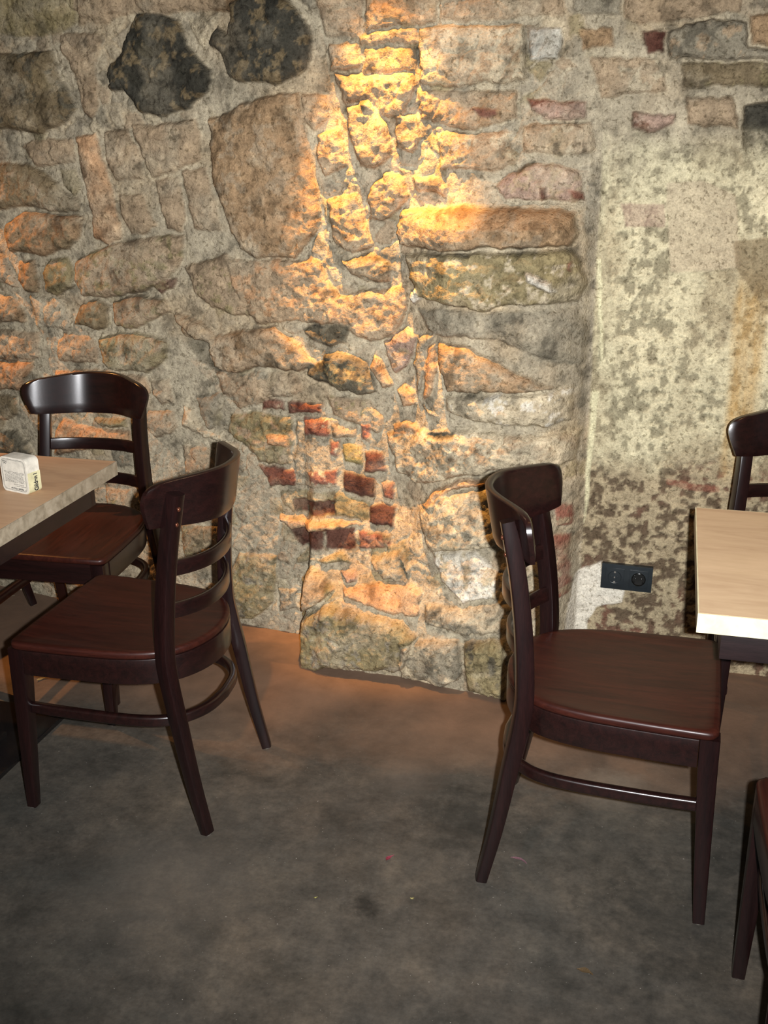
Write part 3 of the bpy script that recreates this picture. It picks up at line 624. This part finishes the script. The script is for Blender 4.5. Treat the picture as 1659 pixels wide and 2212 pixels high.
# ------------------------------------------------------------------ bistro chair
def outline(s=1.0, N=None):
    half = [(0.0, 0.203), (0.10, 0.203), (0.195, 0.200), (0.208, 0.190), (0.211, 0.17), (0.209, 0.08), (0.205, 0.0), (0.200, -0.06), (0.188, -0.12), (0.168, -0.168), (0.136, -0.205), (0.092, -0.232), (0.045, -0.247), (0.0, -0.252)]
    h = catmull(half[3:], 5); h = [np.array(p) for p in half[:3]]+h
    full = h+[np.array((-p[0], p[1])) for p in h[-2:0:-1]]
    return [(p[0]*s, -0.02+(p[1]+0.02)*s) for p in full]
def make_chair():
    root = empty('bistro_chair')
    # seat
    bm = bmesh.new(); rings = []
    prof = [(0.12, 0.4530), (0.35, 0.4532), (0.6, 0.4540), (0.78, 0.4556), (0.88, 0.4580), (0.94, 0.4600), (0.975, 0.4598), (0.992, 0.4575), (1.0, 0.4535), (1.0, 0.4475), (0.994, 0.4435), (0.985, 0.4415), (0.6, 0.4415), (0.1, 0.4415)]
    for s, z in prof: rings.append([bm.verts.new((p[0], p[1], z)) for p in outline(s)])
    k = len(rings[0])
    for i in range(len(rings)-1):
        for j in range(k): bm.faces.new((rings[i][j], rings[i][(j+1) % k], rings[i+1][(j+1) % k], rings[i+1][j]))
    bm.faces.new(rings[0]); bm.faces.new(rings[-1][::-1])
    tag(from_bm('seat', bm, M_SEAT, root, ang=60), 'broad dished wooden seat')
    # bent apron under the seat
    o = outline(0.965); n0 = 0
    pts = [p for p in o if p[1] < 0.165]; pts.sort(key=lambda p: math.atan2(p[0], -(p[1]+0.0)))
    path = [(p[0]*0.985, p[1], 0.409) for p in pts]
    bm = bmesh.new(); sweep(bm, path, lambda i: rrect(0.064, 0.018, 0.003, 2), side=(0, 0, 1))
    box(bm, -0.175, 0.175, 0.176, 0.194, 0.377, 0.441, 0.002)
    from_bm('apron', bm, M_RAIL, root)
    # horseshoe stretcher
    st = [(0.180, 0.185), (0.182, 0.10), (0.181, 0.0), (0.178, -0.07), (0.170, -0.13), (0.153, -0.175), (0.120, -0.212), (0.07, -0.238), (0.0, -0.247)]
    c = catmull([(a, b, 0.274) for a, b in st], 5); full = c+[np.array((-p[0], p[1], p[2])) for p in c[-2::-1]]
    bm = bmesh.new(); sweep(bm, full, lambda i: rrect(0.027, 0.019, 0.006, 3), side=(0, 0, 1))
    tag(from_bm('stretcher', bm, M_RAIL, root), 'horseshoe bentwood stretcher joining the legs')
    for s in (1, -1):
        # front leg
        bm = bmesh.new(); P = catmull([(0.189*s, 0.184, 0.4415), (0.190*s, 0.185, 0.37), (0.194*s, 0.192, 0.18), (0.198*s, 0.199, 0.004)], 4); n = len(P)
        def sec(i, P=P):
            t = np.clip((0.38-P[i][2])/0.38, 0, 1); q = 0.039-0.0145*t; return rrect(q, q, 0.003, 2)
        sweep(bm, P, sec, side=(1, 0, 0)); lg = from_bm('leg', bm, M_FRAME, root)
        bm = bmesh.new(); cyl(bm, (0.198*s, 0.199, 0.0025), 0.009, 0.005); tag(from_bm('glide', bm, M_STEEL, lg), 'pale metal glide')
        # rear leg sweeping up into the back post
        P = catmull([(0.194*s, -0.267, 0.004), (0.1895*s, -0.238, 0.14), (0.185*s, -0.211, 0.30), (0.180*s, -0.194, 0.40), (0.174*s, -0.188, 0.47), (0.165*s, -0.196, 0.60), (0.1585*s, -0.212, 0.72), (0.156*s, -0.228, 0.80), (0.155*s, -0.238, 0.842)], 5)
        bm = bmesh.new()
        def sec(i, P=P):
            z = P[i][2]; wx = np.interp(z, [0, 0.3, 0.5, 0.85], [0.027, 0.032, 0.034, 0.033]); wy = np.interp(z, [0, 0.3, 0.5, 0.8, 0.85], [0.025, 0.034, 0.037, 0.033, 0.027]); return rrect(wx, wy, 0.0045, 2)
        tw = math.radians(20); sweep(bm, P, sec, side=(math.cos(tw), s*math.sin(tw), 0)); pst = from_bm('leg', bm, M_FRAME, root); tag(pst, 'rear leg curving up into the back post')
        bm = bmesh.new(); cyl(bm, (0.194*s, -0.267, 0.0025), 0.009, 0.005); tag(from_bm('glide', bm, M_STEEL, pst), 'pale metal glide')
        for z in (0.808, 0.772):
            bm = bmesh.new(); bmesh.ops.create_uvsphere(bm, u_segments=14, v_segments=8, radius=0.0055)
            yb = np.interp(z, [0.72, 0.8, 0.842], [-0.212, -0.228, -0.238])
            for v in bm.verts: v.co = Vector((v.co.x, v.co.y*0.6, v.co.z))+Vector((0.1560*s+s*math.sin(tw)*0.0168, yb-math.cos(tw)*0.0168, z))
            tag(from_bm('bolt', bm, M_BOLT, pst), 'domed bronze bolt')
    # slats
    for z0, ye, ym in ((0.662, -0.209, -0.262), (0.556, -0.196, -0.250)):
        P = []
        for i in range(25):
            x = -0.158+0.316*i/24; P.append((x, ym+(ye-ym)*(abs(x)/0.150)**2.2, z0-0.008*(1-(x/0.158)**2)))
        bm = bmesh.new(); sweep(bm, P, lambda i: rrect(0.037, 0.012, 0.004, 2), side=(0, 0, 1)); from_bm('slat', bm, M_RAIL, root)
    # crest rail
    rows = [(0.0, 0.184), (0.1, 0.188), (0.25, 0.195), (0.45, 0.203), (0.6, 0.207), (0.7, 0.2075), (0.8, 0.205), (0.88, 0.200), (0.94, 0.191), (0.98, 0.178), (1.0, 0.160)]
    NX = 40; th = 0.0085; g = []
    bm = bmesh.new()
    def yc(x): return -0.290+0.112*(math.sin(PI/2*min(abs(x), 0.215)/0.215)**2)**1.35
    for side_ in (1, -1):
        L = []
        for t, wmax in rows:
            row = []
            for i in range(NX+1):
                x = wmax*(-1+2*i/NX); zb = 0.750+0.016*(x/0.19)**2; zt = 0.876-0.30*x*x
                dy = (yc(x+1e-3)-yc(x-1e-3))/2e-3; nn = Vector((dy, -1, 0)).normalized()
                p = Vector((x, yc(x), zb+(zt-zb)*t)); lean = -0.17*(p.z-0.80); rim = 0.0035 if (t in (0.0, 1.0) or i in (0, NX)) else 0.0
                row.append(bm.verts.new(p+Vector((0, lean, 0))+nn*side_*(th-rim)))
            L.append(row)
        g.append(L)
    for L in g:
        for a in range(len(rows)-1):
            for i in range(NX): bm.faces.new((L[a][i], L[a][i+1], L[a+1][i+1], L[a+1][i]))
    A, B = g; nr = len(rows)
    for i in range(NX):
        bm.faces.new((A[0][i], A[0][i+1], B[0][i+1], B[0][i])); bm.faces.new((A[-1][i], A[-1][i+1], B[-1][i+1], B[-1][i]))
    for a in range(nr-1):
        for i in (0, NX): bm.faces.new((A[a][i], A[a+1][i], B[a+1][i], B[a][i]))
    tag(from_bm('crest_rail', bm, M_RAIL, root, ang=50), 'wide curved crest rail with rounded ends')
    return root
chair = make_chair()
CH_G = 'dark bentwood bistro chairs'
POSES = [
    (-0.039, 2.110, -0.032, 'dark brown bistro chair seen from the side, seat tucked under the right table end'),
    (-1.238, 2.125, 3.136, 'dark brown bistro chair with its back turned, beside the right end of the left table'),
    (-1.689, 2.611, -1.524, 'dark bistro chair between the left table and wall, glossy crest facing the camera'),
    (0.374, 2.606, -1.5708, 'dark bistro chair behind the right table, half cut off by the frame edge'),
    (0.425, 1.570, 1.5708, 'dark bistro chair at the lower right, only its leg and seat corner showing'),
    (-2.369, 2.780, -1.83, 'dark chair at the far left wall, only one back leg showing under the table'),
]
for i, (x, y, t, lab) in enumerate(POSES):
    o = chair if i == 0 else copy_tree(chair)
    o.location = (x, y, 0); o.rotation_euler = (0, 0, t-PI/2)
    tag(o, lab, 'chair', CH_G)

# ------------------------------------------------------------------ tables
def make_table(x0, x1, y0, y1, endx, mtop, medge, px, py, lab):
    r = empty('cafe_table', ((x0+x1)/2, (y0+y1)/2, 0)); ox, oy = r.location.x, r.location.y
    def b(name, a, mt, bev=0.0, lab_=None):
        bm = bmesh.new()
        for q in a: box(bm, q[0]-ox, q[1]-ox, q[2]-oy, q[3]-oy, q[4], q[5], bev)
        o = from_bm(name, bm, mt, r)
        if lab_: tag(o, lab_)
        return o
    e = 0.0025
    b('tabletop', [(x0+e, x1-e, y0+e, y1-e, 0.7125, 0.75)], mtop, 0.0)
    b('edge_band', [(x0, x0+e, y0, y1, 0.712, 0.7497), (x1-e, x1, y0, y1, 0.712, 0.7497), (x0+e, x1-e, y0, y0+e, 0.712, 0.7497), (x0+e, x1-e, y1-e, y1, 0.712, 0.7497)], medge, 0.0, 'pale edge band')
    i = 0.047
    bm = bmesh.new()
    for q in ((x0+i, x1-i, y0+i, y0+i+0.022), (x0+i, x1-i, y1-i-0.022, y1-i), (x0+i, x0+i+0.022, y0+i+0.022, y1-i-0.022), (x1-i-0.022, x1-i, y0+i+0.022, y1-i-0.022)):
        box(bm, q[0]-ox, q[1]-ox, q[2]-oy, q[3]-oy, 0.640, 0.7125, 0.002)
    tag(from_bm('apron', bm, M_DARKAPRON, r), 'black apron frame')
    for cx in px:
        b('pedestal', [(cx-0.03, cx+0.03, py-0.03, py+0.03, 0.03, 0.64)], M_BLACKMETAL, 0.003)
        b('base_plate', [(cx-0.135, cx+0.135, py-0.212, py+0.212, 0.0, 0.014), (cx-0.045, cx+0.045, py-0.045, py+0.045, 0.014, 0.03)], M_BLACKMETAL, 0.003)
        b('top_bracket', [(cx-0.05, cx+0.05, y0+i+0.024, y1-i-0.024, 0.66, 0.712)], M_BLACKMETAL, 0.002)
    tag(r, lab, 'table', 'pale topped cafe tables')
    return r
make_table(-2.60, -1.400, 1.838, 2.428, 1, M_TOP, M_EDGE, (-1.722, -2.28), 2.132, 'pale wood table with a mottled grey edge at the left, coaster stack on it')
make_table(0.088, 1.288, 1.812, 2.395, 0, M_TOP2, M_EDGE2, (0.425, 0.95), 2.05, 'pale wood table with a bright cream front edge at the right')

# ------------------------------------------------------------------ coaster stack
def text_mesh(name, s, size, mt, parent, M, depth=0.0004, align='LEFT', xs_=1.0, off=0.0):
    cu = bpy.data.curves.new(name, 'FONT'); cu.body = s; cu.size = size; cu.extrude = depth; cu.align_x = align; cu.offset = off
    to = bpy.data.objects.new(name+'_tmp', cu); COL.objects.link(to)
    bpy.context.view_layer.update(); dg = bpy.context.evaluated_depsgraph_get()
    me = bpy.data.meshes.new_from_object(to.evaluated_get(dg)); bpy.data.objects.remove(to)
    for v in me.vertices: v.co.x *= xs_
    me.transform(M); me.materials.clear(); me.materials.append(mt)
    o = bpy.data.objects.new(name, me); COL.objects.link(o); o.parent = parent; return o
def prism_xz(bm, pts, y0, y1):
    a = [bm.verts.new((p[0], y0, p[1])) for p in pts]; b = [bm.verts.new((p[0], y1, p[1])) for p in pts]; n = len(pts)
    for i in range(n): bm.faces.new((a[i], a[(i+1) % n], b[(i+1) % n], b[i]))
    bm.faces.new(a[::-1]); bm.faces.new(b)
def coaster_stack():
    ang = math.atan2(2.12571741-2.14638534, -1.47302045+1.55602104)
    W_, D_, H_ = 0.0885, 0.040, 0.0885
    r = empty('coaster_stack', (-1.556, 2.1463, 0.7501), ang)      # local x along the face, y away from the viewer
    base = rrect(W_, H_, 0.012, 5); base = [(p[0]+W_/2, p[1]+H_/2) for p in base]
    n = 24; t = D_/n
    bm = bmesh.new()
    for i in range(n): prism_xz(bm, base, i*t+0.00005, (i+1)*t-0.00012)
    tag(from_bm('coasters', bm, M_CARD, r, ang=30), 'block of white beer mats')
    # paper sleeve round the lower half
    sl = []
    bm = bmesh.new(); k = 0.0008
    lo = [(p[0], p[1]) for p in base if p[1] < H_*0.58]
    pts = [((p[0]-W_/2)*(1+2*k/W_)+W_/2, (p[1]-H_/2)*(1+2*k/H_)+H_/2) for p in lo]
    pts.sort(key=lambda p: math.atan2(p[0]-W_/2, -(p[1]-H_/2)))
    pts = [(pts[0][0], H_*0.60)]+pts+[(pts[-1][0], H_*0.60)]
    prism_xz(bm, pts, 0.0015, D_+0.0006)
    tag(from_bm('paper_sleeve', bm, M_SLEEVE, r), 'cream paper sleeve with dark lettering')
    # printed frame on the front mat
    o = rrect(W_-0.010, H_-0.010, 0.011, 6); i_ = rrect(W_-0.0116, H_-0.0116, 0.0102, 6)
    bm = bmesh.new(); a = [bm.verts.new((p[0]+W_/2, -0.0004, p[1]+H_/2)) for p in o]; b = [bm.verts.new((p[0]+W_/2, -0.0004, p[1]+H_/2)) for p in i_]
    a2 = [bm.verts.new((p[0]*0.965+W_/2, -0.0004, p[1]*0.965+H_/2)) for p in i_]; b2 = [bm.verts.new((p[0]*0.955+W_/2, -0.0004, p[1]*0.955+H_/2)) for p in i_]
    m_ = len(o)
    for q in range(m_):
        bm.faces.new((a[q], a[(q+1) % m_], b[(q+1) % m_], b[q])); bm.faces.new((a2[q], a2[(q+1) % m_], b2[(q+1) % m_], b2[q]))
    # text rows (tiny) and the emblem, printed upside down
    rng = np.random.RandomState(2)
    for q in range(9):
        z = 0.051-q*0.0031; x = 0.012
        while x < W_-0.016:
            wd = rng.uniform(0.003, 0.008); vs = [bm.verts.new(v) for v in ((x, -0.0004, z), (x+wd, -0.0004, z), (x+wd, -0.0004, z+0.0009), (x, -0.0004, z+0.0009))]; bm.faces.new(vs); x += wd+0.0012
    for z, xa in ((0.0205, 0.040), (0.0165, 0.048)):
        x = xa
        while x < W_-0.014:
            wd = rng.uniform(0.003, 0.007); vs = [bm.verts.new(v) for v in ((x, -0.0004, z), (x+wd, -0.0004, z), (x+wd, -0.0004, z+0.0010), (x, -0.0004, z+0.0010))]; bm.faces.new(vs); x += wd+0.0012
    cx, cz = 0.0175, 0.0755
    def bar(x0, z0, x1, z1, w_):
        d = Vector((x1-x0, z1-z0)).normalized(); nn = Vector((-d.y, d.x))*w_/2
        bm.faces.new([bm.verts.new((p.x, -0.0005, p.y)) for p in (Vector((x0, z0))+nn, Vector((x1, z1))+nn, Vector((x1, z1))-nn, Vector((x0, z0))-nn)])
    for s in ((-.0065, .003, -.003, .0005), (-.003, .0005, 0, .0035), (0, .0035, .003, .0005), (.003, .0005, .0065, .003), (-.0065, .003, -.0045, -.0035), (.0065, .003, .0045, -.0035), (-.0045, -.0035, -.002, -.005), (.0045, -.0035, .002, -.005), (-.0018, -.001, .0018, -.004), (-.0018, -.004, .0018, -.001), (-.0018, -.001, .0018, -.001)):
        bar(cx+s[0], cz+s[1], cx+s[2], cz+s[3], 0.0011)
    pr = from_bm('print', bm, M_INK, r, smooth=False); tag(pr, 'dark printed frame, text lines and small emblem')
    M = Matrix.Translation((W_-0.016, -0.0009, 0.0125)) @ Matrix.Rotation(PI/2, 4, 'X') @ Matrix.Rotation(PI, 4, 'Z')
    text_mesh('heading', 'Amedi Verarer', 0.0075, M_INK, r, M, 0.0002, 'LEFT', 0.95)
    M = Matrix.Translation((W_+0.0012, D_*0.74, 0.005)) @ Matrix.Rotation(PI/2, 4, 'Z') @ Matrix.Rotation(PI/2, 4, 'X') @ Matrix.Rotation(PI/2, 4, 'Z')
    tag(text_mesh('lettering', 'Gilden i', 0.0175, M_INK, r, M, 0.0003, 'LEFT', 0.80, 0.0005), 'dark lettering running up the sleeve')
    tag(r, 'white stack of beer mats in a cream sleeve on the left table', 'coasters')
coaster_stack()

# ------------------------------------------------------------------ wall socket
def socket():
    cx, cz, Wd, Hd = -0.0685, 0.2875, 0.151, 0.0815
    r = empty('wall_socket', (cx, 3.046, cz)); r.rotation_euler = (0, 0.018, 0)
    def ring(bm, ox, R1, R2, y0, y1, n=32):
        rows = [[bm.verts.new((ox+R*math.cos(2*PI*k/n), y, R*math.sin(2*PI*k/n))) for k in range(n)] for R, y in ((R1, y0), (R1*0.97, y0-0.001), (R2, y0-0.0005), (R2*0.98, y1))]
        for a in range(3):
            for k in range(n): bm.faces.new((rows[a][k], rows[a][(k+1) % n], rows[a+1][(k+1) % n], rows[a+1][k]))
        bm.faces.new(rows[3])
    bm = bmesh.new(); box(bm, -Wd/2, Wd/2, -0.010, 0.006, -Hd/2, Hd/2, 0.002)
    tag(from_bm('frame', bm, M_SOCKET, r), 'black double cover frame')
    for k, ox in enumerate((-0.0355, 0.0355)):
        bm = bmesh.new(); box(bm, ox-0.0275, ox+0.0275, -0.0125, -0.010, -0.0275, 0.0275, 0.001)
        ins = from_bm('insert', bm, M_SOCKET, r)
        if k == 0:
            bm = bmesh.new(); ring(bm, ox, 0.0205, 0.0185, -0.0126, -0.0122)
            cyl(bm, (ox-0.0095, -0.0135, 0), 0.0026, 0.002, 'y', 12); cyl(bm, (ox+0.0095, -0.0135, 0), 0.0026, 0.002, 'y', 12)
            tag(from_bm('outlet_cover', bm, M_SOCKET, ins), 'shuttered outlet disc')
            bm = bmesh.new()
            for s in (1, -1): box(bm, ox-0.003, ox+0.003, -0.0150, -0.0125, s*0.0165-0.0025, s*0.0165+0.0025, 0.0006)
            cyl(bm, (ox, -0.0142, 0), 0.0022, 0.003, 'y', 10)
            tag(from_bm('contact', bm, M_STEEL, ins), 'shiny earth contacts')
        else:
            bm = bmesh.new(); n = 32
            prof = [(0.0215, -0.0126), (0.0208, -0.0155), (0.0195, -0.0160), (0.0188, -0.0150), (0.0180, -0.0128)]
            rows = [[bm.verts.new((ox+R*math.cos(2*PI*j/n), y, R*math.sin(2*PI*j/n))) for j in range(n)] for R, y in prof]
            for a in range(4):
                for j in range(n): bm.faces.new((rows[a][j], rows[a][(j+1) % n], rows[a+1][(j+1) % n], rows[a+1][j]))
            bm.faces.new(rows[-1])
            tag(from_bm('outlet_well', bm, M_SOCKETWELL, ins), 'glossy round outlet well')
            for s in (1, -1):
                bm = bmesh.new(); cyl(bm, (ox+s*0.0085, -0.0138, 0.0), 0.0034, 0.0025, 'y', 12); box(bm, ox+s*0.013-0.002, ox+s*0.013+0.002, -0.0155, -0.0125, -0.012, 0.012, 0.0008)
                from_bm('guide', bm, M_SOCKETWELL, ins)
    tag(r, 'black double power socket low on the plastered wall', 'socket')
socket()

# ------------------------------------------------------------------ scraps on the floor
def floor_pt(px, py):
    d = _F+_R*(px-829.5)/FPX-_U*(py-1106)/FPX; t = -CH/d[2]; P = CAM+d*t; return P[0], P[1]
def scrap(name, px, py, L, W_, rz, color, lab, cat, curl=0.004, pts=None):
    x, y = floor_pt(px, py); bm = bmesh.new(); n = 10; V = []
    for i in range(n+1):
        u = i/n; wv = W_*math.sin(PI*min(max(u, 0.04), 0.96))**0.7*(1+0.3*math.sin(7*u+L*900)); bend = 0.25*L*math.sin(PI*u)
        V.append([bm.verts.new((L*(u-0.5), bend+wv*s*0.5, 0.0012+curl*(abs(u-0.5)*2)**2+abs(s)*curl*0.3)) for s in (-1, 0, 1)])
    for i in range(n):
        for j in (0, 1): bm.faces.new((V[i][j], V[i+1][j], V[i+1][j+1], V[i][j+1]))
    bmesh.ops.solidify(bm, geom=bm.faces[:], thickness=0.0008)
    o = from_bm(name, bm, plain(name+'_surface', color, 0.7)); o.location = (x, y, 0.0008); o.rotation_euler = (0, 0, rz)
    tag(o, lab, cat)
scrap('petal', 843, 1858, 0.026, 0.008, 1.1, (170, 70, 90), 'small pink curled petal on the floor in the middle', 'petal')
scrap('paper_scrap', 1120, 1863, 0.042, 0.008, -0.35, (150, 110, 120), 'pale pink torn scrap on the floor left of the right chair', 'scrap', 0.003)
scrap('crumb', 682, 1943, 0.008, 0.005, 0.6, (190, 185, 110), 'yellow crumb on the floor left of the dark spot', 'crumb')
scrap('crumb', 890, 1945, 0.009, 0.006, 0.2, (205, 195, 130), 'yellow crumb on the floor right of the dark spot', 'crumb')
scrap('leaf', 1263, 2105, 0.034, 0.012, -0.25, (120, 98, 68), 'dry brown leaf on the floor near the lower right', 'leaf')
scrap('leaf', 91, 1470, 0.034, 0.012, 0.9, (190, 180, 130), 'pale leaf on the floor under the left chair seat', 'leaf')
scrap('leaf', 21, 1291, 0.036, 0.012, 0.4, (190, 175, 150), 'pale leaf on the floor near the wall at far left', 'leaf')
